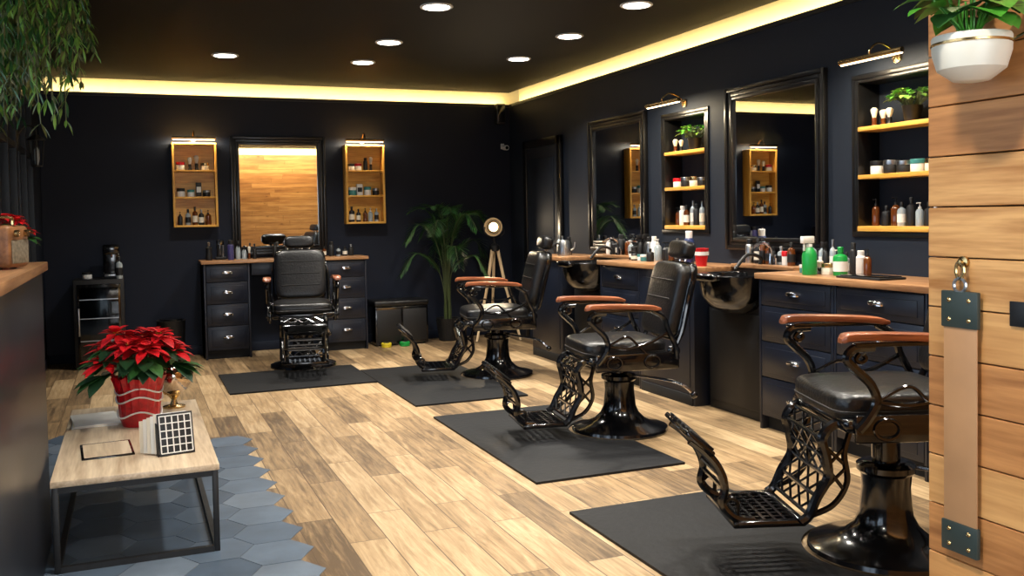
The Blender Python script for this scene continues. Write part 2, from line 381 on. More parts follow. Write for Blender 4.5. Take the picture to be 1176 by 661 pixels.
# ------------------------------------------------------------------ barber chair
def chair(x,y,rz,dz=0,name='barber_chair'):
    b=B()
    b.lathe([(.285,0),(.29,.012),(.285,.028),(.25,.04),(.19,.052),(.15,.075),(.115,.11),(.098,.15),(.094,.19),(.088,.25),(.092,.30),(.108,.315),(.108,.335),(.09,.345),(.055,.35)],BLKG,seg=40)
    b.lathe([(.052,.34),(.052,.40+dz),(.09,.41+dz),(.12,.425+dz)],BLKG,seg=24)
    b.M=T(0,0,dz)
    b.box(-.20,.2,-.16,.16,.40,.44,BLKG,.015)
    b.box(-.27,.25,-.265,.265,.43,.485,BLKG,.022,seg=3)
    for sy in(-1,1):
        b.box(-.24,.27,sy*.262,sy*.288,.40,.50,BLKG,.01)
        b.tube([(-.13+.045*math.cos(a),sy*.292,.45+.035*math.sin(a)) for a in [k*math.pi/8 for k in range(16)]],.007,BLKG,6,True)
        b.tube([(.10+.045*math.cos(a),sy*.292,.45+.035*math.sin(a)) for a in [k*math.pi/8 for k in range(16)]],.007,BLKG,6,True)
    b.sup((-.03,0,.515),(.255,.25,.06),LEATH,.45,.28,n=40,k=16)
    b.tube([( -.03+.252*math.copysign(abs(math.cos(a))**.28,math.cos(a)), .248*math.copysign(abs(math.sin(a))**.28,math.sin(a)),.50) for a in [k*2*math.pi/48+.01 for k in range(48)]],.007,BLKM,6,True)
    Mb=T(.235,0,.565)@Ry(14)
    b.sup((.02,0,.23),(.055,.225,.225),LEATH,.33,.42,M=Mb,n=36,k=20)
    b.sup((.062,0,.23),(.03,.235,.24),BLKG,.3,.35,M=Mb,n=36,k=20)
    for zz in(.12,.23,.34): b.tube([(-.034,-.17,zz),(-.037,0,zz),(-.034,.17,zz)],.004,BLKM,6,M=Mb)
    for sy in(-1,1):
        b.tube(cr([(.02,sy*.25,-.08),(.05,sy*.25,.05),(.05,sy*.245,.25),(.07,sy*.2,.44)],6),.014,BLKG,8,M=Mb)
        b.sup((.02,sy*.27,-.06),(.04,.02,.04),BLKG,1,1,M=Mb)
    b.tube([(.07,-.04,.40),(.07,-.04,.53)],.008,CHRM,M=Mb); b.tube([(.07,.04,.40),(.07,.04,.53)],.008,CHRM,M=Mb)
    b.sup((.05,0,.54),(.045,.135,.055),LEATH,.5,.45,M=Mb)
    for sy in(-1,1):
        y0=sy*.295
        v=cr([(-.30,y0,.765),(-.26,y0,.778),(-.09,y0,.775),(.07,y0,.765),(.15,y0,.752)],5)
        n=len(v); rr=[.034*(.55+.45*min(1,min(i,n-1-i)/2.5)) for i in range(n)]
        vs=[];fs=[];sg=12
        for i,pnt in enumerate(v):
            for k in range(sg):
                a=2*math.pi*k/sg; ca,sa=math.cos(a),math.sin(a)
                vs.append((pnt.x,pnt.y+math.copysign(abs(ca)**.5,ca)*rr[i],pnt.z+math.copysign(abs(sa)**.5,sa)*rr[i]*.45))
        for i in range(n-1):
            for k in range(sg):
                l=(k+1)%sg; fs.append((i*sg+k,i*sg+l,(i+1)*sg+l,(i+1)*sg+k))
        fs.append(tuple(range(sg))); fs.append(tuple((n-1)*sg+k for k in range(sg-1,-1,-1)))
        b.add(vs,fs,ARMW)
        b.box(-.25,.14,y0-.018,y0+.018,.742,.756,BLKG,.004)
        b.tube(cr([(-.18,y0,.74),(-.25,y0,.735),(-.275,y0,.70),(-.24,y0,.66),(-.19,y0,.61),(-.17,y0,.55),(-.2,y0,.49),(-.235,y0,.45)],6),.017,BLKG,8)
        b.tube(cr([(-.23,y0,.72),(-.242,y0,.70),(-.225,y0,.688),(-.208,y0,.70),(-.215,y0,.715)],5),.009,BLKG,6)
        b.tube(cr([(.10,y0,.745),(.17,y0,.70),(.2,y0,.62),(.24,y0,.54),(.25,y0,.46)],6),.016,BLKG,8)
        b.tube(cr([(-.17,y0,.55),(-.05,y0,.535),(.08,y0,.56),(.2,y0,.62)],6),.010,BLKG,6)
        b.tube(cr([(-.17,y0,.55),(-.06,y0,.60),(-.0,y0,.56),(.06,y0,.50)],6),.007,BLKG,6)
    sides=[]
    for sy in(-1,1):
        ys=sy*.185
        pth=cr([(-.22,ys,.46),(-.285,ys,.445),(-.32,ys,.40),(-.305,ys,.33),(-.30,ys,.26),(-.34,ys,.19),(-.37,ys,.125),(-.40,ys,.10)],5); sides.append(pth)
        b.tube(pth,.019,BLKG,8)
        b.tube(cr([(-.22,ys,.42),(-.24,ys,.34),(-.23,ys,.24),(-.28,ys,.16),(-.37,ys,.12)],5),.012,BLKG,6)
        for a_,c_ in(((-.31,.37),(-.235,.30)),((-.235,.37),(-.30,.30)),((-.30,.29),(-.24,.21)),((-.235,.29),(-.32,.21))):
            b.tube([(a_[0],ys,a_[1]),(c_[0],ys,c_[1])],.007,BLKG,6)
    n=len(sides[0])
    for i in range(5,n-4,5):
        b.tube([sides[0][i],sides[1][i]],.008,BLKG,6)
    m_=[(sides[0][i],sides[1][i]) for i in range(5,n-2,5)]
    for i in range(len(m_)-1):
        for a in range(4):
            p0=m_[i][0].lerp(m_[i][1],a/4); p1=m_[i+1][0].lerp(m_[i+1][1],(a+1)/4); q0=m_[i][0].lerp(m_[i][1],(a+1)/4); q1=m_[i+1][0].lerp(m_[i+1][1],a/4)
            b.tube([p0,p1],.005,BLKG,5); b.tube([q0,q1],.005,BLKG,5)
    b.box(-.645,-.38,-.19,-.165,.085,.11,BLKG,.006); b.box(-.645,-.38,.165,.19,.085,.11,BLKG,.006)
    b.box(-.645,-.62,-.19,.19,.085,.11,BLKG,.006); b.box(-.405,-.38,-.19,.19,.085,.11,BLKG,.006)
    for k in range(9):
        yy=-.16+k*.04; b.box(-.63,-.39,yy-.006,yy+.006,.094,.106,BLKG)
    for k in range(6):
        xx=-.60+k*.038; b.box(xx-.006,xx+.006,-.18,.18,.092,.108,BLKG)
    tips=[]
    for sy in(-1,1):
        ys=sy*.15
        pth=cr([(-.56,ys,.10),(-.63,ys,.115),(-.675,ys,.165),(-.665,ys,.23),(-.69,ys,.30),(-.74,ys,.36),(-.79,ys,.40)],5)
        b.tube(pth,.016,BLKG,8)
        b.tube(cr([(-.62,ys,.12),(-.62,ys,.17),(-.645,ys,.185),(-.665,ys,.17)],5),.009,BLKG,6)
        tips.append(pth)
    for i in (14,17,20): b.tube([tips[0][i],tips[1][i]],.009,BLKG,6)
    Mt=T(-.755,0,.385)@Ry(40)
    b.box(-.07,.06,-.175,.175,-.008,.012,BLKG,.006,M=Mt)
    for k in range(6): b.box(-.06,.05,-.15+k*.06-.012,-.15+k*.06+.012,.012,.02,BLKM,.003,M=Mt)
    b.M=Matrix()
    b.tube(cr([(.09,-.03,.33),(.2,-.12,.32),(.3,-.22,.30),(.37,-.25,.24)],5),.009,CHRM,8)
    b.sup((.372,-.25,.235),(.022,.022,.022),BLKG,1,1)
    return b.done(name,(x,y,0),rz)
chair(2.70,4.94,-9)
chair(2.76,7.11,-11)
chair(2.63,2.72,-19,.085)
chair(1.39,8.36,82,0.02)

# ------------------------------------------------------------------ floor mats with round cut-out
def fmat(x0,x1,y0,y1,cx,cy,r=.31):
    b=B(); pts=[(x0,y0),(x1,y0)]
    h=x1-cx
    if abs(h)<r:
        dy=math.sqrt(r*r-h*h)
        a0=math.atan2(-dy,h); a1=math.atan2(dy,h)-2*math.pi
        for k in range(25):
            a=a0+(a1-a0)*k/24; pts.append((cx+r*math.cos(a),cy+r*math.sin(a)))
    pts+=[(x1,y1),(x0,y1)]
    b.prism(pts,0,.012,RUB)
    return b.done('rubber_floor_mat',smooth=0)
fmat(1.78,2.62,4.10,5.76,2.70,4.94)
fmat(1.78,2.62,6.16,7.84,2.76,7.11)
fmat(1.73,2.55,1.95,3.63,2.63,2.72)
b=B(); cx,cy_,rr=1.39,8.36,.31
h=cy_-8.18; th=math.asin(h/rr)
pts=[(.65,7.23),(1.775,7.23),(1.775,8.18)]
for k in range(21):
    a=-th-(math.pi-2*th)*k/20
    pts.append((cx+rr*math.cos(a),cy_+rr*math.sin(a)))
pts.append((.65,8.18))
b.prism(pts,0,.012,RUB); b.done('rubber_floor_mat',smooth=0)

# ------------------------------------------------------------------ cabinets
def pull(b,x,y,z,w=.05):
    vs=[];fs=[];n=12;k=5
    for j in range(k+1):
        ph=math.pi/2*j/k
        for i in range(n+1):
            th=math.pi*i/n
            vs.append((x+w*math.cos(th)*math.cos(ph)**.6 if j<k else x, y-.026*math.sin(ph)-.002, z-.012+.03*math.sin(th)*math.cos(ph*.85)))
    for j in range(k):
        for i in range(n): a=j*(n+1)+i; fs.append((a,a+1,a+n+2,a+n+1))
    b.add(vs,fs,CHRM)
    b.sup((x,y-.014,z),(w*.95,.014,.014),CHRM,.8,.8)
def drawers(b,x0,x1,y0,d,z0,z1,n,hgt=None,mat_=CABP):
    b.box(x0,x1,y0+.02,y0+d,z0,z1,CABD)
    b.box(x0,x1,y0+.05,y0+d,0.,z0,CABD)
    b.box(x0,x0+.018,y0,y0+d,0,z1,mat_,.002); b.box(x1-.018,x1,y0,y0+d,0,z1,mat_,.002)
    hs=hgt or [1]*n; tot=sum(hs); z=z1-.01
    for h in hs:
        hh=(z1-z0-.01)*h/tot; za=z-hh+.006
        b.box(x0+.022,x1-.022,y0,y0+.02,za,z,mat_,.003)
        b.box(x0+.06,x1-.06,y0-.004,y0+.004,za+.03,z-.03,mat_,.003)
        pull(b,(x0+x1)/2,y0-.004,(za+z)/2+.01)
        z-=hh
b=B(); drawers(b,0,.42,0,.42,.08,.90,4,[.8,1,1,1.1]); b.done('drawer_cabinet',(.62,9.165,0))
b=B(); drawers(b,0,.42,0,.42,.08,.90,4,[.8,1,1,1.1]); b.done('drawer_cabinet',(1.75,9.165,0))
b=B(); b.box(.60,2.19,9.145,9.595,.90,.93,COUNTX,.004); b.box(1.06,1.73,9.2,9.22,.78,.90,CABP,.003); b.done('station_countertop')
DR=.43
def rcab(ya,yb,fn,name):
    b=B(); fn(b,ya-yb); return b.done(name,(XR-.45,ya,0),-90)
def cab_panel(b,w):
    b.box(0,w,.0,DR,.0,.90,CABP,.004); b.box(.05,w-.05,-.006,.004,.12,.84,CABP,.004)
    b.box(.02,w-.02,-.008,.002,0,.07,CABD,.002)
rcab(6.64,6.02,lambda b,w:drawers(b,0,w,0,DR,.08,.90,4,[.8,1,1,1.1]),'drawer_cabinet')
rcab(6.015,5.30,cab_panel,'cupboard')
rcab(4.60,3.965,lambda b,w:drawers(b,0,w,0,DR,.08,.90,4,[.7,1,1,1.1]),'drawer_cabinet')
rcab(3.96,3.325,lambda b,w:drawers(b,0,w,0,DR,.08,.90,4,[.7,1,1,1.1]),'drawer_cabinet')
rcab(3.32,2.69,lambda b,w:drawers(b,0,w,0,DR,.08,.90,4,[.7,1,1,1.1]),'drawer_cabinet')
b=B(); b.box(XR-.47,XR-.004,5.28,6.66,.90,.935,COUNT,.004); b.done('station_countertop')
b=B(); b.box(XR-.47,XR-.004,2.66,4.62,.90,.935,COUNT,.004); b.done('station_countertop')
def basin(yc,w):
    b=B()
    b.box(-w/2,w/2,.10,.43,0,.72,BLKM,.01)
    b.box(-w/2+.04,w/2-.04,.085,.11,.06,.66,BLKM,.01)
    b.box(-w/2,w/2,.30,.43,.72,.93,BLKM,.008)
    b.box(-w/2,w/2,.28,.445,.93,.955,COUNTX,.004)
    pr=[(.02,.66),(.12,.665),(.2,.70),(.25,.77),(.268,.86),(.275,.90),(.265,.907),(.25,.90),(.235,.84),(.2,.77),(.12,.73),(.02,.72)]
    b.lathe(pr,BLKG,T(0,.12,0),seg=36,sx=w*1.62,sy=.95)
    b.sup((0,-.13,.895),(.13,.05,.028),BLKG,.7,.7)
    b.tube(cr([(.0,.36,.955),(.0,.36,1.06),(0,.30,1.10),(0,.22,1.07)],6),.011,CHRM)
    b.tube([(.05,.36,.955),(.05,.36,1.0)],.014,CHRM); b.tube([(.05,.36,1.0),(.09,.33,1.02)],.006,CHRM)
    b.tube(cr([(-.08,.34,.955),(-.08,.34,1.0),(-.08,.24,1.02),(-.08,.14,.93)],6),.012,BLKM)
    return b.done('shampoo_basin',(XR-.45,yc,0),-90)
basin(4.955,.64)
basin(7.0,.66)
rcab(8.02,7.36,cab_panel,'cupboard')
b=B(); b.box(XR-.47,XR-.004,7.35,8.04,.90,.935,COUNT,.004); b.done('station_countertop')

# ------------------------------------------------------------------ mirrors
def mirror(w,h,loc,rz,fr=.085):
    b=B()
    for a,t,d in((0,.028,.036),(.028,.03,.024),(.058,.027,.032)):
        for (xa,xb,za,zb) in ((a,a+t,a,h-a),(w-a-t,w-a,a,h-a),(a+t,w-a-t,a,a+t),(a+t,w-a-t,h-a-t,h-a)):
            b.box(xa,xb,-d,0,za,zb,FRAME,.005)
    b.box(fr-.005,w-fr+.005,-.012,-.002,fr-.005,h-fr+.005,MIRR)
    return b.done('wall_mirror',loc,rz)
mirror(.94,1.18,(.93,YB,.96),0)
mirror(1.02,1.12,(XR,5.53,1.04),-90)
mirror(1.02,1.16,(XR,7.65,.98),-90)

# ------------------------------------------------------------------ product containers
def bottle(b,x,y,z,r,h,m,cap,kind='bottle'):
    M=T(x,y,z)
    if kind=='jar':
        b.lathe([(r*.96,0),(r,.004),(r,h*.62),(r*.98,h*.64)],m,M,18); b.lathe([(r*1.03,h*.64),(r*1.05,h*.68),(r*1.05,h*.97),(r*1.0,h)],cap,M,18)
    elif kind=='can':
        b.lathe([(r*.95,0),(r,.005),(r,h*.72),(r*.8,h*.77),(r*.55,h*.8)],m,M,16); b.lathe([(r*.7,h*.79),(r*.72,h*.98),(r*.6,h)],cap,M,16)
    elif kind=='pump':
        b.lathe([(r*.96,0),(r,.005),(r,h*.6),(r*.6,h*.7),(r*.35,h*.72)],m,M,16); b.lathe([(r*.4,h*.72),(r*.4,h*.8),(r*.12,h*.81),(r*.12,h*.93),(r*.3,h*.94),(r*.3,h*.98)],cap,M,12)
        b.tube([(0,0,h*.96),(0,-r*1.1,h*.95)],r*.14,cap,6,M=M)
    elif kind=='spray':
        b.lathe([(r*.96,0),(r,.005),(r,h*.5),(r*.8,h*.62),(r*.35,h*.72)],m,M,16); b.lathe([(r*.42,h*.72),(r*.42,h*.8)],cap,M,12)
        b.box(-r*.35,r*.35,-r*1.3,r*.6,h*.82,h,cap,.004,M=M); b.box(-r*.15,r*.15,-r*1.0,-r*.8,h*.62,h*.84,cap,.002,M=M)
    elif kind=='brush':
        b.lathe([(r*.7,0),(r*.8,.004),(r*.5,h*.2),(r*.65,h*.4),(r*.4,h*.48)],cap,M,14); b.lathe([(r*.42,h*.46),(r*.8,h*.75),(r*.9,h*.9),(r*.4,h)],m,M,14)
    elif kind=='box':
        b.box(-r,r,-r*.7,r*.7,0,h,m,.002,M=M); b.box(-r*.8,r*.8,-r*.72,-r*.69,h*.3,h*.7,cap,M=M)
    else:
        b.lathe([(r*.95,0),(r,.005),(r,h*.62),(r*.85,h*.7),(r*.35,h*.76),(r*.33,h*.8)],m,M,16); b.lathe([(r*.4,h*.79),(r*.42,h*.98),(r*.36,h)],cap,M,12)
        b.lathe([(r*1.01,h*.15),(r*1.01,h*.5)],random.choice([PAPER,INK,CREAMP]),M,16)
KM={'bottle':[(AMBER,BLKM),(CLEAR,BLKM),(BLKM,BLKM),(CLEAR,SILV),(INK,SILV)],'jar':[(WHITE,TEAL),(CREAMP,BRASS),(WHITE,BLKM),(WHITE,RED),(BLKM,SILV),(TEAL,WHITE)],
 'can':[(SILV,BLKM),(BLKM,BLKM),(WHITE,WHITE)],'pump':[(BLKM,BLKM),(AMBER,BLKM),(CLEAR,WHITE)],'brush':[(CREAMP,BLKM),(CREAMP,AMBER)],'box':[(BLKM,PAPER),(PAPER,INK)],'spray':[(CLEAR,BLKM),(BLKM,BLKM)]}
def row(b,x0,x1,y,z,kinds,hr=(.08,.13),rr=(.018,.026),gap=.006):
    x=x0
    while True:
        k=random.choice(kinds); r=ru(*rr); h=ru(*hr)
        if k=='jar': r*=1.35; h*=.55
        if x+2*r>x1: break
        m,c=random.choice(KM[k]); bottle(b,x+r,y+ru(-.015,.015),z,r,h,m,c,k); x+=2*r+gap+ru(0,.02)

def picture_lamp(w,loc,rz,reach=.17,power=3):
    b=B()
    b.lathe([(.0,0),(.03,.0),(.03,.012),(.0,.014)],BRASS,Rx(90)@T(0,0,0),20)
    b.tube(cr([(0,-.01,0),(0,-.06,.05),(0,-reach*.7,.07),(0,-reach,.03),(0,-reach,-.0)],7),.006,BRASS)
    b.tube([(-w/2,-reach,-.005),(w/2,-reach,-.005)],.015,BRASS,14)
    b.tube([(-w/2+.01,-reach+.004,-.0145),(w/2-.01,-reach+.004,-.0145)],.0115,LAMPS,10)
    o=b.done('picture_lamp',loc,rz)
    R_=Rz(rz); L=T(*loc)@R_@Vector((0,-reach+.01,-.035))
    d=R_@Vector((0,.5,-1))
    arealight('picture_lamp_glow',L,d,w,.02,power,(1,.82,.54))
    return o
def wall_shelf(x0,seed):
    random.seed(seed)
    w,h,d,t=.41,.81,.14,.02
    b=B()
    b.box(0,t,-d,0,0,h,SHELFWZ,.002); b.box(w-t,w,-d,0,0,h,SHELFWZ,.002)
    b.box(t,w-t,-d,0,0,t,SHELFW,.002); b.box(t,w-t,-d,0,h-t,h,SHELFW,.002); b.box(t,w-t,-.01,0,t,h-t,SHELFW)
    for z in(.275,.53): b.box(t,w-t,-d+.004,-.01,z,z+.018,SHELFW,.002)
    b.done('wooden_wall_shelf',(x0,YB,1.25))
    for zz,kk,hr in((.548,['brush','jar','can'],(.1,.15)),(.293,['jar','box','jar'],(.11,.16)),(.02,['bottle','bottle','pump'],(.12,.18))):
        c=B(); row(c,.04,.37,-.075,0,kk,hr,(.022,.03)); c.done('grooming_products',(x0,YB,1.25+zz))
    picture_lamp(.40,(x0+w/2,YB,2.11),0,.15,9)
wall_shelf(.385,11); wall_shelf(2.05,12)

def small_plant(loc,s=1.,mats=(LEAFB,LEAFL),n=60):
    b=B()
    b.lathe([(.032*s,0),(.045*s,.07*s),(.048*s,.075*s),(.042*s,.075*s),(.04*s,.065*s)],BLKM,seg=18)
    b.lathe([(.0,.064*s),(.041*s,.066*s),(.0,.068*s)],SOIL,seg=14)
    for i in range(n):
        a=ru(0,2*math.pi); e=ru(.1,1.3); rad=ru(.01,.03)*s
        st=Vector((math.cos(a)*rad,math.sin(a)*rad,.066*s)); en=st+Vector((math.cos(a)*.06*math.cos(e),math.sin(a)*.06*math.cos(e),.03+.055*math.sin(e)))*s
        b.tube([st,en],.0012*s,STEM,4)
        b.leaf(en,(math.cos(a),math.sin(a),ru(-.2,.5)),.042*s,.028*s,random.choice(mats),.5,3)
    return b.done('potted_plant',loc)
def niche(rng,seed,plant_off):
    random.seed(seed)
    ya,yb=rng; w=yb-ya; h=NZ1-NZ0
    b=B()
    t=.02
    for q in((0,t,0,h),(w-t,w,0,h)): b.box(q[0],q[1],-.012,.148,q[2],q[3],FRAME,.003)
    b.box(t,w-t,-.012,.148,h-t,h,FRAME,.003)
    b.box(t,w-t,-.02,.148,0,.03,SHELFW,.003)
    for z in(.30,.575): b.box(t,w-t,-.015,.148,z,z+.025,SHELFW,.003)
    b.box(-.03,0,-.012,-.0005,-.03,h+.03,FRAME,.003); b.box(w,w+.03,-.012,-.0005,-.03,h+.03,FRAME,.003); b.box(-.03,w+.03,-.0125,-.001,h,h+.03,FRAME,.003); b.box(-.03,w+.03,-.0125,-.001,-.03,0,FRAME,.003)
    b.done('niche_shelf',(XR,yb,NZ0),-90)
    def R_(x,y): return (XR+y,yb-x)
    c=B(); row(c,.06,w-.06,.07,0,['bottle','pump','bottle','can'],(.11,.19),(.02,.028)); c.done('grooming_products',(XR,yb,NZ0+.03),-90)
    c=B(); row(c,.06,w-.06,.07,0,['jar'],(.12,.14),(.028,.032)); c.done('grooming_products',(XR,yb,NZ0+.325),-90)
    c=B(); row(c,.05,plant_off-.06,.06,0,['brush'],(.09,.11),(.02,.026)); c.done('shaving_brushes',(XR,yb,NZ0+.60),-90)
    px,py=R_(plant_off+.05,.065); small_plant((px,py,NZ0+.60),1.2,n=90)
    picture_lamp(.46,(XR,(ya+yb)/2-.01,NZ1+.085),-90,.2,8)
niche(n2,21,.28); niche(n3,22,.30)

def counter_items(seed,ya,yb,z,kinds,y=.28,hr=(.1,.19),rr=(.018,.03)):
    random.seed(seed); c=B(); row(c,.03,ya-yb-.03,y,0,kinds,hr,rr,.004); c.done('hair_product_bottles',(XR-.45,ya,z),-90)
counter_items(31,4.57,3.98,.935,['bottle','spray','pump','can','bottle'],.33,(.12,.2))
counter_items(32,4.5,4.1,.935,['jar','brush','bottle'],.2,(.08,.12))
counter_items(33,6.62,5.95,.935,['bottle','spray','pump','can'],.33,(.12,.21))
counter_items(34,6.55,6.1,.935,['jar','bottle','box'],.2,(.07,.12))
counter_items(35,5.27,4.64,.955,['bottle','pump','can','jar'],.395,(.11,.18))
counter_items(36,7.32,6.68,.955,['bottle','pump','can'],.395,(.11,.18))
random.seed(41)
c=B(); row(c,.0,.30,0,0,['bottle','can','jar'],(.08,.15)); c.done('hair_product_bottles',(1.30,9.45,.93))
c=B(); row(c,.0,.22,0,0,['spray','can','brush'],(.12,.18)); c.done('hair_product_bottles',(.94,9.42,.93))
c=B(); row(c,.0,.34,0,0,['can','spray','jar','bottle'],(.09,.17)); c.done('hair_product_bottles',(1.78,9.40,.93))
def single(name,kind,loc,r,h,m,cap,rz=-90):
    b=B(); bottle(b,0,0,0,r,h,m,cap,kind); return b.done(name,loc,rz)
single('green_spray_bottle','spray',(3.58,4.28,.935),.042,.22,GREEN,WHITE)
single('green_spray_bottle','bottle',(3.66,4.12,.935),.04,.16,GREEN,GREEN)
b=B(); b.lathe([(.035,0),(.05,.12),(.053,.122),(.047,.12),(.033,.01)],RED,seg=24); b.lathe([(.05,.075),(.0507,.1)],WHITE,seg=24); b.done('red_cup',(3.60,5.40,.935))
single('hairspray_can','can',(3.6,5.55,.935),.035,.24,mat('blue_can',(30,44,90),.3),WHITE)
single('shaving_brush','brush',(3.62,3.38,.935),.045,.12,CREAMP,BLKM)
b=B(); b.box(-.09,.09,-.16,.16,0,.012,BLKM,.004); b.box(-.075,.075,-.145,.145,.012,.018,BLKG,.003); b.done('black_tray',(3.62,3.85,.935))
b=B(); b.lathe([(.06,0),(.065,.02),(.05,.12),(.04,.14),(.0,.145)],SILV,seg=24); b.tube(cr([(.055,0,.04),(.1,0,.07),(.11,0,.12)],5),.009,SILV); b.tube(cr([(-.05,0,.11),(-.1,0,.1),(-.09,0,.03),(-.06,0,.03)],5),.008,BLKM); b.done('kettle',(3.62,7.62,.935))
random.seed(43)
c=B(); row(c,0,.3,0,0,['bottle','can','spray','bottle'],(.13,.2),(.02,.03)); c.done('hair_product_bottles',(3.72,7.95,.935),-90)
b=B(); b.lathe([(.03,0),(.034,.01),(.03,.05),(.026,.09),(.03,.12),(.02,.13)],BLKM,seg=16); b.tube([(0,0,.13),(0,-.02,.17)],.012,SILV); b.done('hair_clipper',(.69,9.38,.93))
b=B(); b.box(-.05,.05,-.04,.04,0,.03,BLKM,.008); b.box(-.035,.035,-.005,.03,.03,.19,BLKG,.012,seg=3); b.tube([(-.02,-.01,.03),(-.02,-.014,.15)],.013,BLKM); b.tube([(.02,-.01,.03),(.02,-.014,.14)],.013,SILV); b.done('clipper_charging_stand',(.80,9.43,.93))
single('hairspray_can','can',(.88,9.27,.93),.03,.19,mat('purple_can',(56,52,96),.3),BLKM,0)
b=B(); b.box(-.16,.16,-.08,.08,0,.06,BLKM,.01); b.box(-.15,.15,-.07,.07,.06,.075,BLKG,.004)
for k in range(4): b.lathe([(.014,.07),(.014,.14),(.01,.15)],random.choice([SILV,BLKM,BRASS]),T(-.11+k*.07,0,0),10)
b.done('barber_tool_tray',(1.52,9.28,.93))

# ------------------------------------------------------------------ coffee table
b=B(); tx0,tx1,ty0,ty1=-.30,.29,3.81,5.25
b.box(tx0-.005,tx1+.005,ty0-.005,ty1+.005,.325,.35,TBLW,.003)
t=.022
for x in(tx0,tx1-t):
    for y in(ty0,ty1-t): b.box(x,x+t,y,y+t,.003,.325,BLKM,.002)
    b.box(x,x+t,ty0+t,ty1-t,.303,.325,BLKM); b.box(x,x+t,ty0+t,ty1-t,.003,.025,BLKM)
for y in(ty0,ty1-t):
    b.box(tx0+t,tx1-t,y,y+t,.303,.325,BLKM); b.box(tx0+t,tx1-t,y,y+t,.003,.025,BLKM)
b.done('coffee_table')
def poinsettia(name,loc,s=1.,heads=15,seed=1):
    random.seed(seed); b=B()
    n=36; vs=[];fs=[]
    prof=[(.075,0),(.085,.03),(.092,.10),(.10,.17),(.112,.215),(.118,.23)]
    for j,(rr,z) in enumerate(prof):
        for i in range(n):
            a=2*math.pi*i/n; q=rr*(1+(.05 if i%2 else -.03)*(j/5+.3)); vs.append((q*math.cos(a)*s,q*math.sin(a)*s,(z+(.012 if (i%4<2 and j==5) else 0))*s))
    for j in range(len(prof)-1):
        for i in range(n): k=(i+1)%n; fs.append((j*n+i,j*n+k,(j+1)*n+k,(j+1)*n+i))
    fs.append(tuple(range(n-1,-1,-1))); b.add(vs,fs,REDF)
    for q in(.06,.13,.17):
        b.tube([((.0945+q*.06)*s*math.cos(a),(.0945+q*.06)*s*math.sin(a),(q+.015*math.sin(3*a))*s) for a in [k*math.pi/16 for k in range(32)]],.004*s,WHITE,6,True)
    b.lathe([(0,.2*s),(.105*s,.2*s),(0,.205*s)],SOIL,seg=16)
    for h in range(heads):
        a=h*2.399+ru(-.2,.2); rad=math.sqrt((h+.5)/heads)*.17*s; 
        top=Vector((math.cos(a)*rad,math.sin(a)*rad,(.44-.9*(rad/s)**2*4.4+ru(-.04,.025))*s))
        b.tube(cr([(math.cos(a)*.02*s,math.sin(a)*.02*s,.2*s),top*.6+Vector((0,0,.12*s)),top],4),.004*s,STEM,5)
        out=Vector((math.cos(a),math.sin(a),0))*(rad/(.17*s))
        for ring,(nn,L,el) in enumerate(((6,.12,-.05),(5,.095,.35),(4,.06,.8))):
            for k in range(nn):
                t=2*math.pi*(k+.5*ring)/nn+ru(-.2,.2)
                d=Vector((math.cos(t),math.sin(t),el+ru(-.2,.2)))+out*.35
                b.leaf(top+Vector((0,0,.006*ring*s)),d,L*ru(.8,1.2)*s,.05*s*ru(.8,1.1),REDL,.5,5,.14,shape=1.15)
        for k in range(4): b.sup(tuple(top+Vector((ru(-.01,.01),ru(-.01,.01),.016))*s),(.005*s,)*3,YELL,1,1,n=6,k=4)
        for k in range(6):
            t=a+ru(-1.3,1.3); b.leaf(top-Vector((0,0,.055*s)),(math.cos(t),math.sin(t),ru(-.3,.2)),.15*s,.07*s,random.choice([LEAFD,LEAF]),.6,4,.1)
    return b.done(name,loc)
poinsettia('poinsettia_plant',(.015,4.72,.35),1.,15,4)
b=B()
b.sup((0,0,.165),(.098,.098,.098),BRONZE,1,1,n=36,k=20)
b.lathe([(.055,0),(.055,.008),(.02,.016),(.012,.04),(.03,.062),(.04,.08)],BRASS,seg=24)
b.tube([(.101*math.cos(a),.0,.165+.101*math.sin(a)) for a in [k*math.pi/20 for k in range(40)]],.004,BRASS,6,True)
b.done('mirrored_decorative_ball',(.18,5.08,.35),30)
# card rack: black grid front, fanned white cards
b=B(); cw,ch=.14,.17
M=Rx(-14)
b.box(-cw/2,cw/2,-.004,0,.0,ch,INK,.001,M=M)
for k in range(6): x=-cw/2+.008+k*(cw-.016)/5; b.box(x-.0022,x+.0022,-.0065,-.003,.01,ch-.008,PAPER,M=M)
for k in range(6): z=.01+k*(ch-.02)/5; b.box(-cw/2+.008,cw/2-.008,-.0065,-.003,z-.0022,z+.0022,PAPER,M=M)
b.box(-cw/2,cw/2,0,.09,0,.006,INK,.001)
b.box(-cw/2,cw/2,.086,.09,0,.12,INK,.001)
for k in range(6):
    Mk=T(-.012*k,.012+.012*k,.006)@Rz(-3*k)@Rx(-12+4*k)
    b.box(-cw/2+.0,cw/2-.02,0,.002,0,ch-.005-.006*k,PAPER if k%2==0 else CREAMP,M=Mk)
b.box(-cw/2-.006,-cw/2-.002,-.004,.09,0,.13,INK,.001)
b.done('card_rack',(.15,4.03,.351),10)
b=B(); b.box(-.1,.1,-.14,.14,0,.006,BLKG,.002); b.box(-.09,.09,-.125,.125,.006,.0065,TBLW); b.done('tablet',(-.12,4.24,.35),4)
b=B()
for k in range(3): b.box(-.10,.10,-.15,.15,.004*k,.004*k+.004,PAPER if k!=1 else CREAMP,.001,M=Rz(3*k-2))
b.done('magazine_stack',(-.185,4.90,.35),3)

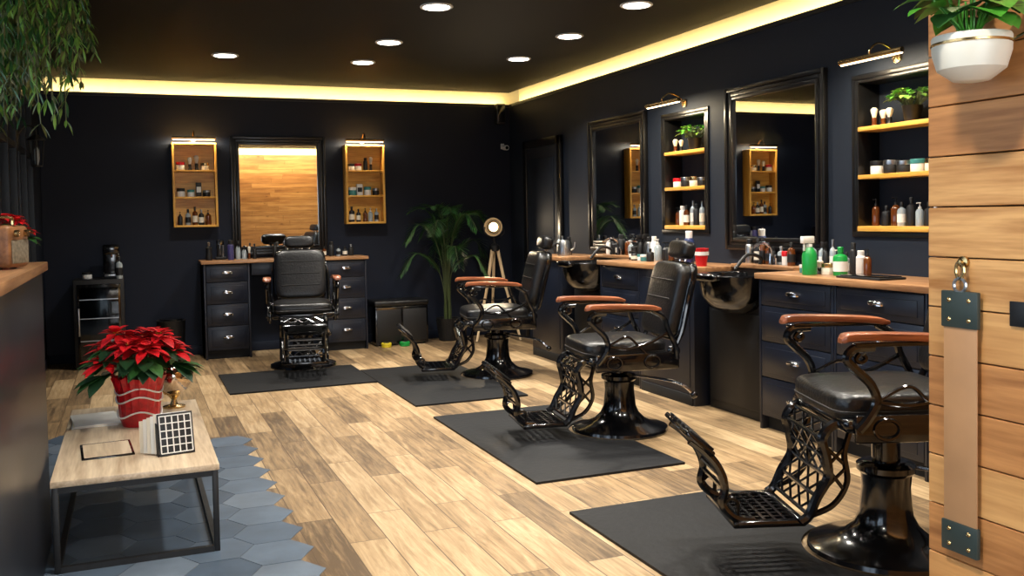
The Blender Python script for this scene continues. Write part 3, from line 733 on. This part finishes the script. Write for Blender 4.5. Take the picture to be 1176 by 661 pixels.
# ------------------------------------------------------------------ reception desk left
DK=mat('desk_front_laminate',(16,20,33),.35,var=.12,scale=3,coat=.15)
b=B(); b.box(XL+.02,-.335,1.9,4.19,0.003,1.115,DK,.004); b.box(XL+.02,-.315,1.88,4.22,1.115,1.15,COUNT,.004); b.done('reception_desk',smooth=30)
RW=wood('radio_wood',(96,60,34),(140,94,56),'X')
b=B(); b.box(-.07,.07,-.05,.05,.005,.15,RW,.018,seg=3); b.box(-.058,.058,-.053,-.049,.02,.10,mat('radio_grille',(110,100,84),.7,scale=80,var=.4),.002)
for q in(-.035,.035): b.lathe([(0,0),(.012,0),(.012,.012),(0,.013)],BRASS,T(q,-.052,.122)@Rx(90),14)
b.tube(cr([(-.06,0,.15),(-.05,0,.175),(.05,0,.175),(.06,0,.15)],5),.005,BRASS)
for sx in(-.05,.05): b.cyl(sx,0,0,.006,.012,BLKM)
b.done('retro_radio',(-.40,3.62,1.15),70)
poinsettia('poinsettia_plant',(-.44,4.04,1.15),.42,9,9)
b=B()
b.box(0,.012,-.04,.04,-.06,.1,BLKM,.004); b.tube(cr([(.01,0,.06),(.06,0,.12),(.12,0,.11),(.13,0,.06)],6),.007,BLKM)
b.lathe([(.015,.06),(.06,.03),(.065,.02)],BLKM,T(.13,0,0),4)
for a in range(4): b.tube([(.13+.05*math.cos(a*math.pi/2),.05*math.sin(a*math.pi/2),.02),(.13+.035*math.cos(a*math.pi/2),.035*math.sin(a*math.pi/2),-.17)],.005,BLKM,5)
b.lathe([(.0,-.18),(.04,-.175),(.04,-.165),(0,-.16)],BLKM,T(.13,0,0),8); b.lathe([(.01,-.16),(.02,-.12),(.018,-.05),(.006,-.03)],CLEAR,T(.13,0,0),12)
b.done('wall_lantern',(XL,7.68,1.9))
def hanging(loc,n,Lr,mats,seed,rad=.16,w=.02):
    random.seed(seed); b=B()
    b.lathe([(.02,-.10),(.09,-.08),(.13,.0),(.135,.01),(.12,.01),(.11,-.0)],BLKM,seg=20)
    b.lathe([(0,-.005),(.118,0),(0,.004)],SOIL,seg=16)
    for k in range(3):
        a=k*2.094; b.tube([(.13*math.cos(a),.13*math.sin(a),0),(0,0,min(.26,H-loc[2]-.01))],.002,BLKM,4)
    b.tube([(0,0,min(.26,H-loc[2]-.01)-.001),(0,0,H-loc[2])],.002,BLKM,4)
    for i in range(n):
        a=ru(0,2*math.pi); q=ru(.06,1)*rad; L=ru(*Lr)
        pts=cr([(math.cos(a)*.06,math.sin(a)*.06,.0),(math.cos(a)*q*.8,math.sin(a)*q*.8,.05),(math.cos(a)*q*1.15,math.sin(a)*q*1.15,-.12),(math.cos(a)*q*1.25+ru(-.04,.04),math.sin(a)*q*1.25+ru(-.04,.04),-L)],6)
        b.tube(pts,.0022,LEAFO,4)
        for j in range(3,len(pts)):
            for s_ in range(3):
                t=ru(0,2*math.pi); b.leaf(pts[j],(math.cos(t),math.sin(t),ru(-1.8,-.5)),ru(.04,.09),w,random.choice(mats),.6,3)
    b.done('hanging_plant',loc)
hanging((-.37,4.5,2.38),52,(.25,.66),[LEAFO,LEAF,LEAFL],51,.16,.014)
hanging((-.56,4.95,2.38),42,(.25,.6),[LEAF,LEAFD,LEAFO],52,.12,.014)
hanging((-.28,5.5,2.56),26,(.15,.36),[LEAFO,LEAFL,LEAF],53,.15,.013)

# ------------------------------------------------------------------ back left: fridge, coffee machine, bin
b=B(); b.box(0,.42,0,.43,.015,.80,BLKM,.006); b.box(.03,.39,-.012,0,.05,.76,BLKG,.004); b.box(.05,.37,-.016,-.011,.08,.73,DISP)
b.box(.035,.05,-.03,-.012,.3,.55,SILV,.004)
for q in(.03,.39):
    for y in(.04,.4): b.cyl(q,y,0,.02,.015,BLKM)
for z in(.25,.45,.62): b.box(.05,.37,-.0165,-.0155,z,z+.008,SILV)
b.done('mini_fridge',(-.49,9.12,0))
b=B(); b.box(.17,.34,0,.2,0,.02,BLKM,.004); b.box(.18,.32,.02,.19,.02,.30,BLKG,.02,seg=3); b.box(.18,.32,-.06,.04,.22,.31,BLKG,.015); b.box(.19,.31,-.05,.05,.02,.04,SILV,.003)
b.tube([(.25,-.02,.22),(.25,-.02,.19)],.012,SILV)
b.done('coffee_machine',(-.42,9.25,.80))
random.seed(61); c=B(); row(c,0,.15,0,0,['can','jar'],(.1,.14),(.03,.035)); c.done('coffee_canisters',(-.42,9.35,.80))
b=B(); bottle(b,0,0,0,.03,.2,CLEAR,BLKM,'bottle'); b.done('water_bottle',(-.105,9.155,.80))
b=B(); b.lathe([(.10,0),(.115,.01),(.13,.36),(.135,.37),(.125,.372),(.11,.36)],BLKM,seg=28); b.lathe([(0,.355),(.124,.36),(.1,.385),(0,.40)],BLKG,seg=28); b.done('waste_bin',(.33,9.42,0))
b=B(); b.box(0,.56,0,.32,.012,.40,BLKG,.012); b.box(-.01,.57,-.01,.33,.40,.46,LEATH,.02,seg=3); b.box(.02,.27,-.006,.004,.04,.37,BLKM,.004); b.box(.29,.54,-.006,.004,.04,.37,BLKM,.004)
for x in(.04,.52):
    for y in(.04,.28): b.cyl(x,y,0,.014,.015,BLKM)
b.done('storage_bench',(2.27,9.26,0))
for x,mm in((2.36,YELL),(2.55,GREEN)):
    b=B(); b.lathe([(.045,0),(.05,.004),(.05,.022),(.052,.024),(.052,.04),(.046,.045)],mm,None,28); b.lathe([(.03,.045),(.028,.047)],BLKM,None,20); b.done('round_polish_tin',(x,9.18,0))

# ------------------------------------------------------------------ palm
random.seed(71); b=B()
b.lathe([(.085,0),(.095,.01),(.12,.22),(.125,.24),(.112,.24),(.10,.2)],BLKM,seg=28)
for k in range(28):
    a=2*math.pi*k/28; b.tube([(.094*math.cos(a),.094*math.sin(a),.01),(.122*math.cos(a),.122*math.sin(a),.225)],.004,BLKM,4)
b.lathe([(0,.205),(.108,.21),(0,.215)],SOIL,seg=16)
for i in range(5):
    a=i*1.25; b.tube(cr([(.03*math.cos(a),.03*math.sin(a),.2),(.03*math.cos(a),.03*math.sin(a),.4),(.03*math.cos(a),.03*math.sin(a),.6)],4),[.012]*4+[.008]*5,STEM,6)
for i in range(18):
    a=i*2.399+ru(-.2,.2); lvl=i%3
    reach=ru(.34,.46); top=(ru(1.35,1.5),ru(1.15,1.35),ru(.85,1.05))[lvl]; z0=ru(.35,.6); end=top-(ru(.0,.1),ru(.08,.2),ru(.15,.28))[lvl]
    if lvl==0: reach*=.8
    d=Vector((math.cos(a),math.sin(a),0))
    if d.y>0: reach=min(reach,.2/max(.05,d.y)*.75)
    pts=cr([Vector((0,0,z0))+d*.02,Vector((0,0,z0+(top-z0)*.55))+d*reach*.15,Vector((0,0,z0+(top-z0)*.9))+d*reach*.42,Vector((0,0,top))+d*reach*.8,Vector((0,0,end))+d*reach*1.15],7)
    pts=[Vector((q.x,min(q.y,.18),q.z)) for q in pts]
    b.tube(pts,[.0055-.004*k/len(pts) for k in range(len(pts))],STEM,5)
    n=len(pts); side=d.cross(Vector((0,0,1)))
    for k in range(9,n):
        t=(k-9)/(n-9); tan=(pts[min(k+1,n-1)]-pts[k-1]).normalized()
        L=.18*math.sin(math.pi*(.2+.72*t))+.03
        for u in((0,.5) if k%2 else (.25,)):
            base=pts[k-1].lerp(pts[k],u)
            for sg in(-1,1):
                dd=side*sg*.7+tan*.8+Vector((0,0,.15))
                if base.y+dd.normalized().y*L>.19: continue
                b.leaf(base,dd,L*ru(.85,1.1),.009,random.choice([LEAFD,LEAF,LEAF]),.45,4,.2)
b.done('potted_palm',(3.08,9.37,0))
# ------------------------------------------------------------------ tripod lamp
b=B(); LW=wood('tripod_beech',(190,160,120),(222,196,156),'Z',.4)
hub=Vector((0,0,.97))
for a in(200,320,80):
    a=math.radians(a); foot=Vector((.27*math.cos(a),.27*math.sin(a),.0))
    b.tube([foot+Vector((0,0,.006)),hub*.6+foot*.4,hub+Vector((.03*math.cos(a),.03*math.sin(a),0))],[.012,.016,.018],LW,8)
    b.tube([hub*.45+foot*.55,Vector((0,0,.42))],.005,BLKM,5)
b.lathe([(.0,.93),(.05,.94),(.055,.99),(.03,1.01),(.012,1.02),(.012,1.08)],BLKM,seg=20)
M=T(0,0,1.19)@Rz(-32)@Rx(90)
b.lathe([(0,-.16),(.045,-.155),(.065,-.10),(.075,-.0),(.10,.06),(.104,.065),(.096,.064),(.07,.01),(0,.005)],BLKM,M,28)
b.sup((0,0,.045),(.047,.047,.04),LAMPW,1,1,M=M)
b.tube(cr([(-.10,0,1.19),(-.105,0,1.12),(0,0,1.07),(.105,0,1.12),(.10,0,1.19)],6),.006,BLKM)
b.done('tripod_floor_lamp',(3.54,9.15,0))
arealight('tripod_lamp_beam',(3.49,9.05,1.19),(-.5,-1,-.1),.12,.12,6,(1,.8,.55),'DISK')

# ------------------------------------------------------------------ corner devices
b=B(); b.box(-.05,.05,-.05,.05,0,.22,BLKM,.01); b.box(-.04,.04,-.056,-.049,.02,.2,BLKG,.004); b.tube([(0,.05,.1),(0,.12,.1)],.01,BLKM); b.done('wall_speaker',(3.76,9.49,2.3),0)
b=B(); b.box(-.02,.02,.0,.012,-.03,.03,WHITE,.004); b.tube([(0,0,0),(0,-.06,.0)],.008,WHITE); b.lathe([(0,-.05),(.026,-.045),(.028,.04),(.024,.05),(0,.05)],WHITE,T(0,-.08,-.02)@Rx(95),18); b.lathe([(0,.05),(.019,.051),(0,.053)],BLKG,T(0,-.08,-.02)@Rx(95),14)
b.done('security_camera',(3.83,YB-.012,2.07))

# ------------------------------------------------------------------ right wood panel: strop, hinges, wall planter
b=B(); w=.034
b.box(-w,w,-.012,-.009,-.43,-.03,TANL,.0012)
b.box(-w-.003,w+.003,-.015,-.006,-.062,-.0,DKL,.002); b.box(-w-.003,w+.003,-.015,-.006,-.447,-.395,DKL,.002)
for z in(-.015,-.048,-.408,-.434):
    for x in(-.02,.02): b.sup((x,-.015,z),(.004,.003,.004),BRASS,1,1,n=8,k=6)
b.tube([(.012*math.cos(a),-.012,.01+.012*math.sin(a)) for a in [k*math.pi/8 for k in range(16)]],.003,SILV,6,True)
b.tube(cr([(0,-.012,.018),(.008,-.012,.03),(.006,-.012,.044),(-.004,-.012,.048),(-.008,-.012,.034),(-.004,-.012,.022)],5),.003,BRASS,6)
b.lathe([(0,0),(.010,0),(.010,.006),(.004,.008),(.004,.014),(0,.015)],BRASS,T(0,0,.049)@Rx(90),12)
b.done('leather_strop',(WX,1.165,1.16),-90)
for z in(.66,1.13):
    b=B(); b.box(-.018,.018,-.004,0,-.02,.02,BLKM,.001); b.tube([(.018,-.006,-.022),(.018,-.006,.022)],.006,BLKM,8)
    b.done('cabinet_hinge',(WX,1.058,z),-90)
random.seed(81); b=B()
b.tube([(.062*math.cos(a),-.07+.062*math.sin(a),.035) for a in [k*math.pi/16 for k in range(32)]],.0035,BRASS,6,True)
b.tube(cr([(-.05,-.035,.035),(-.075,-.02,.05),(-.07,-.004,.075)],5),.0035,BRASS); b.tube(cr([(.05,-.035,.035),(.075,-.02,.05),(.07,-.004,.075)],5),.0035,BRASS)
b.lathe([(.012,-.030),(.03,-.027),(.055,-.008),(.063,.02),(.064,.045),(.062,.049),(.057,.045),(.055,.03)],CREAMP,T(0,-.07,0),30)
b.lathe([(0,.03),(.056,.032),(0,.034)],SOIL,T(0,-.07,0),16)
for i in range(22):
    a=i*2.399; 
    d=Vector((math.cos(a),math.sin(a)*.8-.25,0)); L=ru(.02,.06)
    en=Vector((0,-.07,.045))+d*L+Vector((0,0,ru(.02,.09)))
    if en.y>-.03: en.y=-.03
    b.tube(cr([(0,-.07,.035),(d.x*.02,-.07+d.y*.02,.06),en],4),.002,LEAFB,5)
    dd=(d.x,min(d.y,0.),ru(-.2,.4)); 
    b.leaf(en,dd,ru(.055,.075),ru(.06,.075),random.choice([LEAFB,LEAF,LEAFB]),.9,6,.08,shape=.8)
b.done('wall_planter',(WX,1.095,1.525),-90,sc=.92)

SC.view_settings.view_transform='Standard'
SC.view_settings.exposure=0.0
